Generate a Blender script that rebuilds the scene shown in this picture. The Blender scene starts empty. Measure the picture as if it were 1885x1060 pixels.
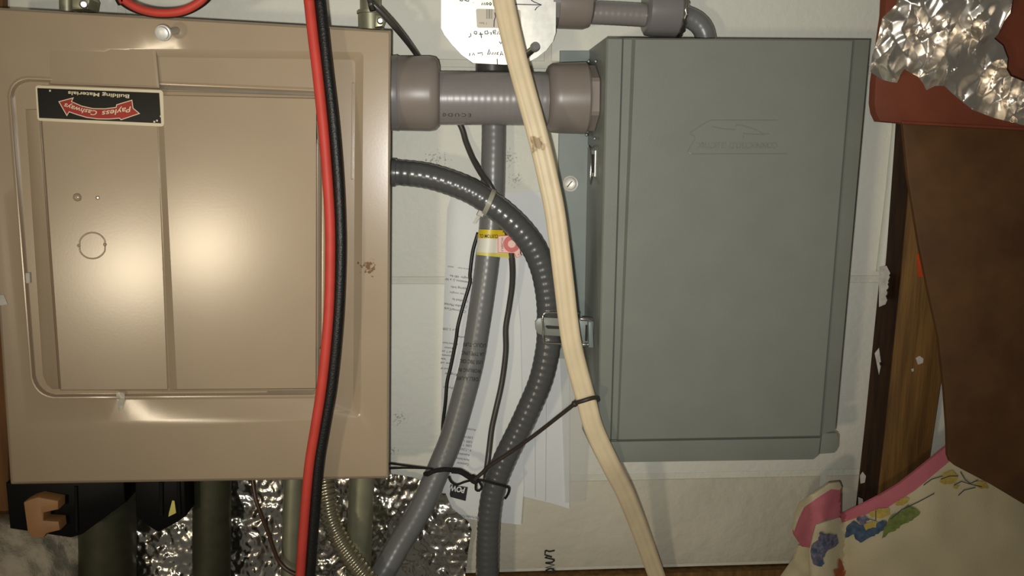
import bpy, bmesh, math, random
from mathutils import Vector, Matrix, noise, geometry
random.seed(7)

# ------------------------------------------------------------------ camera, world, lights, exposure
F, CU, CV = 1550.0, 942.5, 530.0            # focal length and centre in pixels of the 1885x1060 frame
CAM = Vector((0.0, -0.85, 1.50))            # the wall is the plane y = 0; the phone was held upside down
YAW, PITCH, ROLL = math.radians(4.5), math.radians(9.0), math.radians(0.5)
FWD = Vector((-math.sin(YAW)*math.cos(PITCH), math.cos(YAW)*math.cos(PITCH), math.sin(PITCH)))
_r0 = Vector((math.cos(YAW), math.sin(YAW), 0)); _u0 = _r0.cross(FWD)
_R, _U = -_r0, -_u0
RIGHT = _R*math.cos(ROLL) + _U*math.sin(ROLL)
UP = _U*math.cos(ROLL) - _R*math.sin(ROLL)
scene = bpy.context.scene
COL = scene.collection
cd = bpy.data.cameras.new('camera'); cd.sensor_fit = 'HORIZONTAL'; cd.sensor_width = 36.0
cd.lens = F*36.0/1885.0; cd.clip_start = 0.01
cam = bpy.data.objects.new('camera', cd); COL.objects.link(cam)
mw = Matrix.Identity(4)
for i in range(3):
    mw[i][0], mw[i][1], mw[i][2], mw[i][3] = RIGHT[i], UP[i], -FWD[i], CAM[i]
cam.matrix_world = mw
scene.camera = cam
vs = scene.view_settings
vs.view_transform = 'Standard'; vs.look = 'None'; vs.gamma = 1.0; vs.exposure = 0.0
vs.use_curve_mapping = False

world = bpy.data.worlds.new('world'); scene.world = world; world.use_nodes = True
bg = world.node_tree.nodes['Background']
bg.inputs[0].default_value = (0.95, 0.90, 0.80, 1); bg.inputs[1].default_value = 0.10

def W(u, v, d=0.0):
    """point of the plane d metres in front of the wall that is seen at pixel u, v"""
    ray = FWD*F + RIGHT*(u-CU) + UP*(CV-v)
    return CAM + ray*((-d-CAM.y)/ray.y)
def PX(u, v, d=0.0):
    """metres per pixel there"""
    return (W(u, v, d)-CAM).dot(FWD)/F

# the phone's flash, a thumb's width beside the lens
fl = bpy.data.lights.new('phone_flash', 'SPOT'); fl.energy = 15.0; fl.color = (1.0, 0.985, 0.93)
fl.spot_size = math.radians(94); fl.spot_blend = 1.0; fl.shadow_soft_size = 0.005
flo = bpy.data.objects.new('phone_flash', fl); COL.objects.link(flo)
flo.location = CAM - RIGHT*0.016 - UP*0.014
_aim = W(940, 170, 0.0) - flo.location
flo.rotation_euler = _aim.to_track_quat('-Z', 'Y').to_euler()
# the basement's bare bulb, above and to the right behind the photographer
bl = bpy.data.lights.new('ceiling_bulb', 'POINT'); bl.energy = 17.0; bl.color = (1.0, 0.84, 0.60); bl.shadow_soft_size = 0.06
blo = bpy.data.objects.new('ceiling_bulb', bl); COL.objects.link(blo)
_p = W(300, 476, 0.096); _i = (_p-CAM).normalized(); _rf = Vector((_i.x, -_i.y, _i.z))
blo.location = _p + _rf*1.7

# ------------------------------------------------------------------ materials
def lin(c):
    return tuple(((x/255.0)/12.92 if x/255.0 <= 0.04045 else ((x/255.0+0.055)/1.055)**2.4) for x in c)
def pm(name, rgb, rough=0.5, metal=0.0, var=0.12, vscale=40.0, bump=0.0, bscale=200.0, spec=0.5, rgb2=None, coat=0.0,
       vmap=(1, 1, 1), detail=4.0, alpha=1.0, trans=0.0, rvar=0.0):
    m = bpy.data.materials.new(name); m.use_nodes = True
    nt = m.node_tree; N = nt.nodes; L = nt.links
    b = N['Principled BSDF']
    b.inputs['Roughness'].default_value = rough; b.inputs['Metallic'].default_value = metal
    b.inputs['Specular IOR Level'].default_value = spec
    b.inputs['Coat Weight'].default_value = coat; b.inputs['Coat Roughness'].default_value = 0.15
    b.inputs['Transmission Weight'].default_value = trans
    b.inputs['Alpha'].default_value = alpha
    c = lin(rgb); c2 = lin(rgb2) if rgb2 else tuple(x*(1-var*2.2) for x in c)
    tc = N.new('ShaderNodeTexCoord'); mp = N.new('ShaderNodeMapping'); mp.inputs['Scale'].default_value = vmap
    L.new(tc.outputs['Object'], mp.inputs['Vector'])
    no = N.new('ShaderNodeTexNoise'); no.inputs['Scale'].default_value = vscale; no.inputs['Detail'].default_value = detail
    L.new(mp.outputs[0], no.inputs['Vector'])
    ra = N.new('ShaderNodeValToRGB'); ra.color_ramp.elements[0].position = 0.32; ra.color_ramp.elements[1].position = 0.68
    ra.color_ramp.elements[0].color = (*c2, 1); ra.color_ramp.elements[1].color = (*c, 1)
    L.new(no.outputs['Fac'], ra.inputs['Fac']); L.new(ra.outputs['Color'], b.inputs['Base Color'])
    if rvar:
        mr = N.new('ShaderNodeMapRange'); mr.inputs['To Min'].default_value = max(rough-rvar, 0.02); mr.inputs['To Max'].default_value = rough+rvar
        L.new(no.outputs['Fac'], mr.inputs['Value']); L.new(mr.outputs[0], b.inputs['Roughness'])
    if bump:
        bn = N.new('ShaderNodeTexNoise'); bn.inputs['Scale'].default_value = bscale; bn.inputs['Detail'].default_value = 3
        L.new(mp.outputs[0], bn.inputs['Vector'])
        bp = N.new('ShaderNodeBump'); bp.inputs['Strength'].default_value = bump; bp.inputs['Distance'].default_value = 0.002
        L.new(bn.outputs['Fac'], bp.inputs['Height']); L.new(bp.outputs[0], b.inputs['Normal'])
    m['ramp'] = ra.name
    return m
def stain(m, spots, rgb, nscale=120.0, thr=0.5, soft=0.08):
    """stains of their own shape around world points (p, radius)"""
    nt = m.node_tree; N = nt.nodes; L = nt.links
    b = N['Principled BSDF']; src = b.inputs['Base Color'].links[0].from_socket
    tc = N.new('ShaderNodeTexCoord')
    no = N.new('ShaderNodeTexNoise'); no.inputs['Scale'].default_value = nscale; no.inputs['Detail'].default_value = 5
    L.new(tc.outputs['Object'], no.inputs['Vector'])
    acc = None
    for p, r in spots:
        ds = N.new('ShaderNodeVectorMath'); ds.operation = 'DISTANCE'; ds.inputs[1].default_value = p
        L.new(tc.outputs['Object'], ds.inputs[0])
        mr = N.new('ShaderNodeMapRange'); mr.inputs['From Min'].default_value = 0; mr.inputs['From Max'].default_value = r
        mr.inputs['To Min'].default_value = 0.28; mr.inputs['To Max'].default_value = -0.25
        L.new(ds.outputs['Value'], mr.inputs['Value'])
        if acc is None: acc = mr.outputs[0]
        else:
            mx = N.new('ShaderNodeMath'); mx.operation = 'MAXIMUM'; L.new(acc, mx.inputs[0]); L.new(mr.outputs[0], mx.inputs[1]); acc = mx.outputs[0]
    ad = N.new('ShaderNodeMath'); ad.operation = 'ADD'; L.new(acc, ad.inputs[0]); L.new(no.outputs['Fac'], ad.inputs[1])
    st = N.new('ShaderNodeMapRange'); st.interpolation_type = 'SMOOTHSTEP'
    st.inputs['From Min'].default_value = thr+0.1; st.inputs['From Max'].default_value = thr+0.1+soft
    L.new(ad.outputs[0], st.inputs['Value'])
    mx = N.new('ShaderNodeMix'); mx.data_type = 'RGBA'
    L.new(st.outputs[0], mx.inputs[0]); L.new(src, mx.inputs[6]); mx.inputs[7].default_value = (*lin(rgb), 1)
    L.new(mx.outputs[2], b.inputs['Base Color'])
    return m

M = {}
M['block'] = pm('painted block', (222, 221, 208), 0.55, var=0.03, vscale=9, bump=0.35, bscale=130, spec=0.3)
M['block_rough'] = pm('rough painted block', (206, 200, 180), 0.65, var=0.06, vscale=12, bump=1.0, bscale=65, spec=0.25)
M['mortar'] = pm('painted mortar', (216, 214, 200), 0.7, var=0.05, vscale=30, bump=0.5, bscale=160, spec=0.2)
M['tan'] = pm('tan enamel', (171, 151, 124), 0.22, var=0.02, vscale=25, bump=0.006, bscale=500, spec=0.62)
M['tan_dark'] = pm('grey tan metal', (120, 112, 95), 0.5, var=0.06)
M['greybox'] = pm('grey green enamel', (128, 131, 121), 0.36, var=0.03, vscale=30, bump=0.04, bscale=600, spec=0.45)
M['greyflange'] = pm('blue grey enamel', (132, 141, 136), 0.4, var=0.04, vscale=40, spec=0.45)
M['pvc'] = pm('warm grey plastic', (138, 127, 118), 0.36, var=0.05, vscale=30, spec=0.5)
M['pvc2'] = pm('cool grey plastic', (126, 122, 120), 0.34, var=0.05, vscale=30, spec=0.5)
M['conduit'] = pm('grey flexible conduit', (136, 131, 128), 0.32, var=0.03, vscale=40, spec=0.55)
M['conduit2'] = pm('mid grey conduit', (114, 114, 111), 0.33, var=0.03, vscale=40, spec=0.55)
M['conduit_dark'] = pm('charcoal conduit', (84, 84, 82), 0.27, var=0.04, vscale=40, spec=0.6)
M['wiregrey'] = pm('dark grey wire', (70, 67, 62), 0.35, var=0.05)
M['blackwire'] = pm('black wire', (34, 31, 27), 0.4, var=0.1)
M['string'] = pm('black string', (30, 26, 21), 0.85, var=0.2, vscale=600, bump=0.6, bscale=900)
M['tie'] = pm('dark brown tie', (62, 54, 44), 0.5, var=0.15, vscale=200)
M['red'] = pm('red rubber', (206, 68, 54), 0.55, var=0.06, vscale=60, spec=0.45)
M['black'] = pm('black rubber', (26, 25, 23), 0.42, var=0.2, vscale=300, bump=0.25, bscale=700, spec=0.45)
M['cream'] = pm('cream cable', (226, 206, 168), 0.45, var=0.04, vscale=60, spec=0.4)
M['galv'] = pm('galvanised steel', (205, 204, 196), 0.42, 0.75, var=0.06, vscale=180, detail=6)
M['galvpaint'] = pm('galvanised plate', (228, 226, 216), 0.40, 0.3, var=0.07, vscale=170, detail=6, spec=0.6)
M['chrome'] = pm('bright steel', (225, 222, 212), 0.18, 1.0, var=0.05)
M['emt'] = pm('steel tube', (172, 170, 142), 0.42, 0.7, var=0.08, vscale=60)
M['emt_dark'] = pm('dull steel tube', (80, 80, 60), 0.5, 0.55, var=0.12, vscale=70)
M['flex'] = pm('armoured cable', (186, 178, 150), 0.28, 0.9, var=0.05)
M['foil'] = pm('bubble foil', (212, 208, 196), 0.24, 1.0, var=0.08, vscale=60, rvar=0.08)
M['mylar'] = pm('crumpled foil', (232, 224, 212), 0.32, 1.0, var=0.05, vscale=40, rvar=0.06)
M['paper'] = pm('white paper', (228, 229, 226), 0.6, var=0.015, vscale=20, spec=0.25)
M['paper2'] = pm('grey white paper', (222, 224, 222), 0.6, var=0.02, vscale=25, spec=0.25)
M['sleeve'] = pm('clear sleeve', (225, 225, 220), 0.25, var=0.02, alpha=0.42, spec=0.5)
M['fold'] = pm('paper fold', (196, 198, 196), 0.6, var=0.02)
M['ink'] = pm('black ink', (38, 36, 34), 0.6, var=0.05)
M['greyink'] = pm('grey ink', (98, 98, 98), 0.6, var=0.05)
M['marker'] = pm('marker ink', (70, 70, 74), 0.6, var=0.1)
M['wood'] = pm('brown timber', (130, 95, 50), 0.65, rgb2=(92, 65, 32), vscale=14, vmap=(9, 9, 0.7), bump=0.3, bscale=60, spec=0.3)
M['woodlite'] = pm('orange timber', (124, 82, 40), 0.6, rgb2=(92, 58, 27), vscale=14, vmap=(9, 9, 0.7), spec=0.3)
M['board'] = pm('brown hardboard', (92, 61, 28), 0.6, rgb2=(74, 47, 21), vscale=26, detail=8, spec=0.35)
M['redbrown'] = pm('red brown cardboard', (118, 58, 32), 0.7, rgb2=(102, 48, 27), vscale=20, spec=0.4)
M['fabric'] = pm('cream cotton', (206, 194, 160), 0.9, var=0.03, vscale=25, bump=0.25, bscale=900, spec=0.1)
M['pink'] = pm('pink cotton', (196, 112, 122), 0.9, var=0.05, vscale=50, bump=0.25, bscale=900, spec=0.1)
M['p_green'] = pm('green print', (126, 138, 78), 0.9, var=0.15, vscale=200, spec=0.1)
M['p_blue'] = pm('blue print', (84, 102, 124), 0.9, var=0.2, vscale=200, spec=0.1)
M['p_violet'] = pm('violet print', (124, 122, 142), 0.9, var=0.25, vscale=300, spec=0.1)
M['p_yellow'] = pm('yellow print', (192, 168, 88), 0.9, var=0.12, vscale=200, spec=0.1)
M['p_red'] = pm('rust print', (178, 100, 66), 0.9, var=0.1, vscale=200, spec=0.1)
M['p_line'] = pm('dark outline print', (84, 80, 84), 0.9, var=0.15, vscale=200, spec=0.1)
M['breaker'] = pm('black moulded plastic', (11, 10, 8), 0.5, var=0.2, spec=0.15)
M['tanplastic'] = pm('tan plastic', (168, 122, 76), 0.5, var=0.06, vscale=60)
M['yellow'] = pm('yellow tape', (226, 196, 40), 0.4, var=0.05, vscale=60)
M['yellow2'] = pm('pale yellow tape', (226, 212, 110), 0.4, var=0.05, vscale=60)
M['whitelabel'] = pm('white label', (232, 228, 212), 0.45, var=0.03)
M['pinklabel'] = pm('pink sticker', (236, 196, 180), 0.45, var=0.03)
M['redlabel'] = pm('red sticker ink', (206, 92, 86), 0.45, var=0.06)
M['sticker_black'] = pm('black sticker', (18, 17, 14), 0.3, var=0.1, spec=0.4)
M['sticker_white'] = pm('cream sticker border', (226, 212, 178), 0.4, var=0.03)
M['sticker_red'] = pm('red sticker print', (168, 34, 26), 0.35, var=0.06)
M['ziptie'] = pm('clear nylon', (186, 180, 160), 0.35, var=0.04, alpha=0.75)
M['tape'] = pm('clear tape', (206, 200, 180), 0.3, var=0.06, alpha=0.75)
M['fluff'] = pm('pale insulation', (190, 180, 160), 0.95, var=0.03, vscale=160, bump=0.4, bscale=420, spec=0.05)
M['orange'] = pm('orange paint', (206, 78, 30), 0.5, var=0.1)
M['whitepaint'] = pm('flaking white paint', (206, 200, 188), 0.7, var=0.1, vscale=200, bump=0.4)
M['darkhole'] = pm('dark recess', (40, 36, 30), 0.7, var=0.1)
M['fade'] = pm('beige barcode label', (214, 204, 184), 0.5, var=0.03)
M['brownwire'] = pm('brown wire', (70, 46, 30), 0.4, var=0.1)
stain(M['tan'], [(W(676, 492, 0.0975), 0.016)], (112, 76, 34), 260, 0.5, 0.1)
stain(M['cream'], [(W(993, 262, 0.13), 0.022), (W(985, 250, 0.13), 0.012)], (150, 124, 84), 130, 0.48, 0.15)
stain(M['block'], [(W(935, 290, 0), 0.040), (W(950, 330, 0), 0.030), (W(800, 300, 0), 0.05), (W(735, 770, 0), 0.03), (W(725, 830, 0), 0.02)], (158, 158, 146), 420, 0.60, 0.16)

# ------------------------------------------------------------------ object helpers
def thing(name, label, cat, loc, group=None):
    o = bpy.data.objects.new(name, None); COL.objects.link(o); o.location = loc
    o.empty_display_size = 0.03
    o['label'] = label; o['category'] = cat
    if group: o['group'] = group
    return o
def tag(o, label, cat, group=None, kind=None):
    o['label'] = label
    if cat: o['category'] = cat
    if group: o['group'] = group
    if kind: o['kind'] = kind
    return o
def wloc(o):
    p = Vector((0, 0, 0))
    while o is not None: p = p + Vector(o.location); o = o.parent
    return p
def obj(name, vf, mat, parent=None, smooth=False, angle=None, label=None):
    verts, faces = vf
    me = bpy.data.meshes.new(name)
    me.from_pydata([tuple(v) for v in verts], [], faces); me.update()
    bm = bmesh.new(); bm.from_mesh(me)
    bmesh.ops.remove_doubles(bm, verts=bm.verts, dist=1e-7)
    bmesh.ops.recalc_face_normals(bm, faces=bm.faces)
    bm.to_mesh(me); bm.free()
    mats = mat if isinstance(mat, (list, tuple)) else [mat]
    for m in mats: me.materials.append(M[m])
    if smooth:
        me.polygons.foreach_set('use_smooth', [True]*len(me.polygons))
        if angle: me.set_sharp_from_angle(angle=math.radians(angle))
    o = bpy.data.objects.new(name, me); COL.objects.link(o)
    if parent is not None:
        o.parent = parent
        o.matrix_parent_inverse = Matrix.Translation(-wl(parent))
    if label: o['label'] = label
    return o
_WL = {}
def wl(o):
    # world location of parents: empties carry it, child meshes keep world coordinates
    return Vector(o.location) if o.parent is None else Vector((0, 0, 0))
def flat(o):
    return o
def join(*vfs):
    V, Fc = [], []
    for v, f in vfs:
        n = len(V); V += list(v); Fc += [tuple(i+n for i in q) for q in f]
    return V, Fc
def ensure(poly):
    a = sum(poly[i][0]*poly[(i+1) % len(poly)][1]-poly[(i+1) % len(poly)][0]*poly[i][1] for i in range(len(poly)))
    return poly if a > 0 else poly[::-1]
def prism(poly, d1, d0, bev=0.0, dfun=None):
    """polygon seen at depth d1 (front), extruded straight back to depth d0, front edge chamfered by bev metres"""
    poly = ensure([tuple(p) for p in poly]); n = len(poly)
    fr = [W(u, v, d1 if dfun is None else dfun(u, v)) for u, v in poly]
    V = []
    if bev:
        c = sum((p for p in fr), Vector())/n
        ins = []
        for i in range(n):
            a, b, e = fr[i-1], fr[i], fr[(i+1) % n]
            d_1 = (b-a).normalized(); d_2 = (e-b).normalized()
            n1 = Vector((-d_1.z, 0, d_1.x)); n2 = Vector((-d_2.z, 0, d_2.x))
            mm = (n1+n2)
            if mm.length < 1e-6: mm = n1
            mm.normalize(); k = bev/max(0.35, mm.dot(n1))
            q1, q2 = b+mm*k, b-mm*k
            ins.append((q1, q2))
        # choose the side that shrinks the polygon
        def area(P): return abs(sum(P[i].x*P[(i+1) % n].z-P[(i+1) % n].x*P[i].z for i in range(n)))
        A1 = [q[0] for q in ins]; A2 = [q[1] for q in ins]
        inn = A1 if area(A1) < area(A2) else A2
        rings = [[Vector((p.x, -d0, p.z)) for p in fr], [Vector((p.x, p.y+bev, p.z)) for p in fr],
                 [p + (q-p)*0.3 + Vector((0, bev*0.3, 0)) for p, q in zip(fr, inn)], inn]
    else:
        rings = [[Vector((p.x, -d0, p.z)) for p in fr], fr]
    return loft(rings)
def loft(rings, cap0=True, cap1=True, closed=True):
    V = [p for r in rings for p in r]; n = len(rings[0]); Fc = []
    for k in range(len(rings)-1):
        for i in range(n if closed else n-1):
            j = (i+1) % n
            Fc.append((k*n+i, k*n+j, (k+1)*n+j, (k+1)*n+i))
    if cap0: Fc.append(tuple(range(n-1, -1, -1)))
    if cap1: Fc.append(tuple((len(rings)-1)*n+i for i in range(n)))
    return V, Fc
def rquad(c, r, k=6, e=0):
    """rounded quadrilateral in pixels, corners TL TR BR BL, radius r or a list"""
    out = []; rr = r if isinstance(r, (list, tuple)) else [r]*4
    for i in range(4):
        p = Vector(c[i]); a = Vector(c[i-1]); b = Vector(c[(i+1) % 4])
        A = p+(a-p).normalized()*rr[i]; B = p+(b-p).normalized()*rr[i]
        for q in range(k+1):
            t = q/k; s = (1-t)*(1-t)*A + 2*t*(1-t)*p*0.75 + t*t*B + 2*t*(1-t)*0.25*(A+B)/2
            out.append((s.x, s.y))
        if e:
            nx = b+(p-b).normalized()*rr[(i+1) % 4]
            for q in range(1, e): t = B+(nx-B)*q/e; out.append((t.x, t.y))
    return out
def ring(poly, d): return [W(u, v, d) for u, v in poly]
def catmull(P, step):
    pts = [P[0]*2-P[1]] + P + [P[-1]*2-P[-2]]; out = []
    for i in range(1, len(pts)-2):
        p0, p1, p2, p3 = pts[i-1], pts[i], pts[i+1], pts[i+2]
        n = max(2, int((p2-p1).length/step))
        for k in range(n):
            t = k/n
            out.append(0.5*((2*p1)+(p2-p0)*t+(2*p0-5*p1+4*p2-p3)*t*t+(3*p1-p0-3*p2+p3)*t**3))
    out.append(P[-1]); return out
def sweep(pts, rad, n=14, mod=None, prof=None, cap=True):
    """sweep a circle (or profile) along world points; mod(s, ang) scales the radius"""
    rings = []; s = 0.0
    for i, p in enumerate(pts):
        t = (pts[min(i+1, len(pts)-1)]-pts[max(i-1, 0)]).normalized()
        side = t.cross(Vector((0, 1, 0)))
        if side.length < 0.15: side = prev_side if i else Vector((1, 0, 0))
        side.normalize()
        if i and side.dot(prev_side) < 0: side = -side
        prev_side = side
        nor = side.cross(t).normalized()
        if i: s += (p-pts[i-1]).length
        r = rad(i/(len(pts)-1)) if callable(rad) else rad
        rg = []
        if prof:
            for a, b in prof: rg.append(p+side*a*r+nor*b*r)
        else:
            for k in range(n):
                an = 2*math.pi*k/n; q = r*(mod(s, an) if mod else 1.0)
                rg.append(p+side*math.cos(an)*q+nor*math.sin(an)*q)
        rings.append(rg)
    return loft(rings, cap, cap)
def tube(path, rpx, n=14, step=3.0, mod=None, prof=None):
    mid = path[len(path)//2]; k = PX(*mid)
    P = [W(*p) for p in path]
    def ext(a, b):      # cables that leave the view go on along the wall
        e = (a-b); e.y = 0; return a+e.normalized()*0.22
    if path[0][1] < -10: P.insert(0, ext(P[0], P[1]))
    if path[-1][1] > 1062: P.append(ext(P[-1], P[-2]))
    pts = catmull(P, step*k)
    return sweep(pts, rpx*k, n, mod, prof)
def lathe(a, b, prof, n=28, flats=0):
    """profile [(t along a->b in 0..1, radius px)] around the axis a->b, both (u, v, d)"""
    A, B = W(*a), W(*b); k = PX(*a); ax = (B-A).normalized()
    s = ax.cross(Vector((0, 1, 0))).normalized(); nn = s.cross(ax)
    rings = []
    for t, r in prof:
        c = A+(B-A)*t; rg = []
        for i in range(n):
            an = 2*math.pi*(i+0.5)/n; q = r*k
            if flats:
                w = (an % (2*math.pi/flats))-math.pi/flats; q *= math.cos(math.pi/flats)/math.cos(w)
            rg.append(c+s*math.cos(an)*q+nn*math.sin(an)*q)
        rings.append(rg)
    return loft(rings)
def strokes(lines, w, d, dfun=None):
    """flat pen strokes, width w pixels"""
    V, Fc = [], []
    for ln in lines:
        n = len(ln); L, Rr = [], []
        for i in range(n):
            a = Vector(ln[max(i-1, 0)]); b = Vector(ln[min(i+1, n-1)]); t = (b-a)
            if t.length < 1e-6: t = Vector((1, 0))
            t.normalize(); q = Vector((-t.y, t.x))*w/2; p = Vector(ln[i])
            L.append(p+q); Rr.append(p-q)
        base = len(V)
        for p in L+Rr: V.append(W(p.x, p.y, d if dfun is None else dfun(p.x, p.y)))
        for i in range(n-1): Fc.append((base+i, base+i+1, base+n+i+1, base+n+i))
    return V, Fc
def text(s, u, v, h, ang, d, dfun=None, squeeze=1.0, shear=0.0, bold=0.0, width=None, arc=None, align='LEFT'):
    """lettering: baseline starts at pixel (u, v), reading direction ang degrees (screen, clockwise), cap height h px"""
    cu = bpy.data.curves.new('t', 'FONT'); cu.body = s; cu.size = 1.0; cu.shear = shear; cu.resolution_u = 3
    cu.offset = bold; cu.align_x = align
    to = bpy.data.objects.new('t', cu); COL.objects.link(to)
    me = bpy.data.meshes.new_from_object(to)
    V2 = [(q.co.x, q.co.y) for q in me.vertices]; Fc = [tuple(p.vertices) for p in me.polygons]
    bpy.data.objects.remove(to); bpy.data.curves.remove(cu); bpy.data.meshes.remove(me)
    k = h/0.70; kx = k*squeeze
    if width and V2:
        ww = max(p[0] for p in V2)-min(p[0] for p in V2); kx = width/ww
    a = math.radians(ang); ex = (math.cos(a), math.sin(a)); ey = (math.sin(a), -math.cos(a))
    V = []
    for x, y in V2:
        X, Y = x*kx, y*k
        if arc: Y += arc(X)
        pu, pv = u+X*ex[0]+Y*ey[0], v+X*ex[1]+Y*ey[1]
        V.append(W(pu, pv, d if dfun is None else dfun(pu, pv)))
    return V, Fc
def inside(p, poly):
    x, y = p; c = False; n = len(poly)
    for i in range(n):
        x1, y1 = poly[i]; x2, y2 = poly[i-1]
        if (y1 > y) != (y2 > y) and x < (x2-x1)*(y-y1)/(y2-y1)+x1: c = not c
    return c
def sheet(poly, cell, dfun, jit=0.35, back=None):
    """triangulated sheet inside a pixel polygon with depth dfun(u, v); back closes it to a solid of that thickness"""
    B = []
    for i in range(len(poly)):
        a, b = Vector(poly[i]), Vector(poly[(i+1) % len(poly)]); n = max(1, int((b-a).length/cell))
        for k in range(n): B.append(a+(b-a)*k/n)
    us = [p[0] for p in poly]; vv = [p[1] for p in poly]; P = list(B); nb = len(B)
    y = min(vv); row = 0
    while y < max(vv):
        x = min(us)+(cell/2 if row % 2 else 0)
        while x < max(us):
            q = (x+random.uniform(-jit, jit)*cell, y+random.uniform(-jit, jit)*cell)
            if inside(q, poly): P.append(Vector(q))
            x += cell
        y += cell*0.87; row += 1
    r = geometry.delaunay_2d_cdt(P, [(i, (i+1) % nb) for i in range(nb)], [list(range(nb))], 1, 1e-4)
    V = [W(p.x, p.y, dfun(p.x, p.y)) for p in r[0]]; Fc = [tuple(f) for f in r[2]]
    if back:
        n = len(V); V2 = [p+Vector((0, back, 0)) for p in V]
        cnt = {}
        for f in Fc:
            for i in range(len(f)):
                e = (f[i], f[(i+1) % len(f)]); k = (min(e), max(e)); cnt.setdefault(k, []).append(e)
        side = [(e[0][1], e[0][0], e[0][0]+n, e[0][1]+n) for e in cnt.values() if len(e) == 1]
        Fc = Fc+[tuple(i+n for i in f[::-1]) for f in Fc]+side; V = V+V2
    return V, Fc
def struct(o): o['kind'] = 'structure'; return o
def nz(u, v, s, o=0.0): return noise.noise(Vector((u/s, v/s, o)))

# ------------------------------------------------------------------ the wall of painted blocks
zj = [W(1200, 878, 0).z, W(1200, 515, 0).z]
CH = zj[0]-zj[1]
wl_x0, wl_x1 = W(2500, 500, 0).x, W(-500, 500, 0).x
ztop = W(1200, 1046, 0).z; zbot = zj[1]-2.35*CH
def box3(x0, x1, y0, y1, z0, z1):
    V = [Vector((x, y, z)) for x in (x0, x1) for y in (y0, y1) for z in (z0, z1)]
    return V, [(0, 1, 3, 2), (4, 6, 7, 5), (0, 4, 5, 1), (2, 3, 7, 6), (0, 2, 6, 4), (1, 5, 7, 3)]
wall = struct(obj('wall_back', box3(wl_x0, wl_x1, 0.0020, 0.2, zbot, ztop), 'mortar'))
wall['label'] = 'white painted concrete block wall'
def block(x0, x1, z0, z1):
    g = 0.0026; b = 0.0035
    x0 += g; x1 -= g; z0 += g; z1 -= g
    rr = []
    for y, i in ((0.05, 0), (b*0.9, 0), (b*0.25, b*0.35), (0.0, b)):
        rr.append([Vector((x0+i, y, z0+i)), Vector((x1-i, y, z0+i)), Vector((x1-i, y, z1-i)), Vector((x0+i, y, z1-i))])
    return loft(rr, True, True)
BL = 0.405
rows = [(zj[0], ztop, W(835, 950, 0).x), (zj[1], zj[0], W(1000, 700, 0).x), (zj[1]-CH, zj[1], W(1330, 300, 0).x),
        (zj[1]-2*CH, zj[1]-CH, W(1000, 700, 0).x), (zbot, zj[1]-2*CH, W(1330, 300, 0).x)]
for z0, z1, xj in rows:
    x = xj-4*BL
    while x < wl_x1:
        a, b = max(x, wl_x0), min(x+BL, wl_x1)
        if b-a > 0.03:
            obj('block', block(a, b, z0, z1), 'block_rough' if z1 == ztop else 'block', wall, True, 35)
        x += BL
# marker writing on the top course
mk = [[(1004, 1013), (1012, 1015), (1021, 1013)], [(1004, 1013), (1003, 1021), (1016, 1025), (1008, 1023), (1003, 1026), (1021, 1030)],
      [(1004, 1036), (1016, 1035), (1021, 1031)], [(1004, 1036), (1021, 1040), (1004, 1045), (1020, 1047)],
      [(1004, 1050), (1014, 1046), (1021, 1050), (1020, 1056), (1004, 1059), (1010, 1053), (1019, 1052)]]
obj('marker_writing', strokes(mk, 3.0, 0.0012), 'ink', wall)
# timber sill on top of the wall
sill = struct(obj('trim_1', box3(wl_x0, wl_x1, -0.008, 0.15, ztop+0.002, ztop+0.26), 'wood'))
sill['label'] = 'brown timber sill plate on top of the block wall'

# ------------------------------------------------------------------ tan breaker panel
panel = thing('electrical_panel', 'large tan metal breaker panel with a closed door', 'electrical panel', W(350, 885, 0.0))
C0 = [(-41, 12), (720, 56), (716, 880), (20, 891)]
bx = [(-15, 35), (700, 75), (697, 862), (42, 872)]
obj('enclosure_box', prism([(p[0], p[1]) for p in bx], 0.09, 0.0), 'tan_dark', panel)
def q4(c, i):   # inset a quad by i pixels
    cx = sum(p[0] for p in c)/4; cy = sum(p[1] for p in c)/4
    return [(p[0]+(i if p[0] < cx else -i), p[1]+(i if p[1] < cy else -i)) for p in c]
op = [(18, 146), (592, 170), (590, 725), (64, 729)]
orad = [34, 16, 16, 36]
def sst(a, b, x):
    t = max(0.0, min(1.0, (x-a)/(b-a))); return t*t*(3-2*t)
def recess(u, v): return 0.0973-0.0045*sst(180, 300, u)*sst(775, 745, v)
def rring(poly, off, top=None): return [W(u, v, min(recess(u, v)+off+(0.0014 if top and recess(u, v) < 0.0950 else 0), 0.0985)) for u, v in poly]
def rq(c, r): return rquad(c, r, 6, 16)
rings = [ring(rq(C0, 3), 0.062), ring(rq(C0, 3), 0.0935), ring(rq(q4(C0, 1.5), 3), 0.0960), ring(rq(q4(C0, 4.5), 4), 0.0975),
         ring(rq([(-34, 84), (669, 96), (664, 770), (30, 800)], 8), 0.0975),
         [W(u, v, 0.0975-(0.0975-recess(u, v))*0.3) for u, v in rq([(-26, 94), (665, 101), (660, 766), (38, 790)], 8)],
         rring(rq([(-20, 101), (654, 110), (650, 756), (46, 782)], 8), 0.0),
         rring(rq(q4(op, -8), [40, 20, 20, 42]), 0.0), rring(rq(q4(op, -4), [36, 18, 18, 38]), 0.0010),
         rring(rq(q4(op, -2), [35, 17, 17, 37]), 0.0009), rring(rq(op, orad), -0.0004), rring(rq(q4(op, 2), orad), -0.0028), rring(rq(q4(op, 3), orad), -0.0036)]
cover = obj('cover', loft(rings), 'tan', panel, True, 24)
tab = [(88, 78), (284, 88), (291, 160), (95, 152)]
def tabring(c, d): return [W(u, v, 0.0972 if v < 95 else d) for u, v in c]
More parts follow.
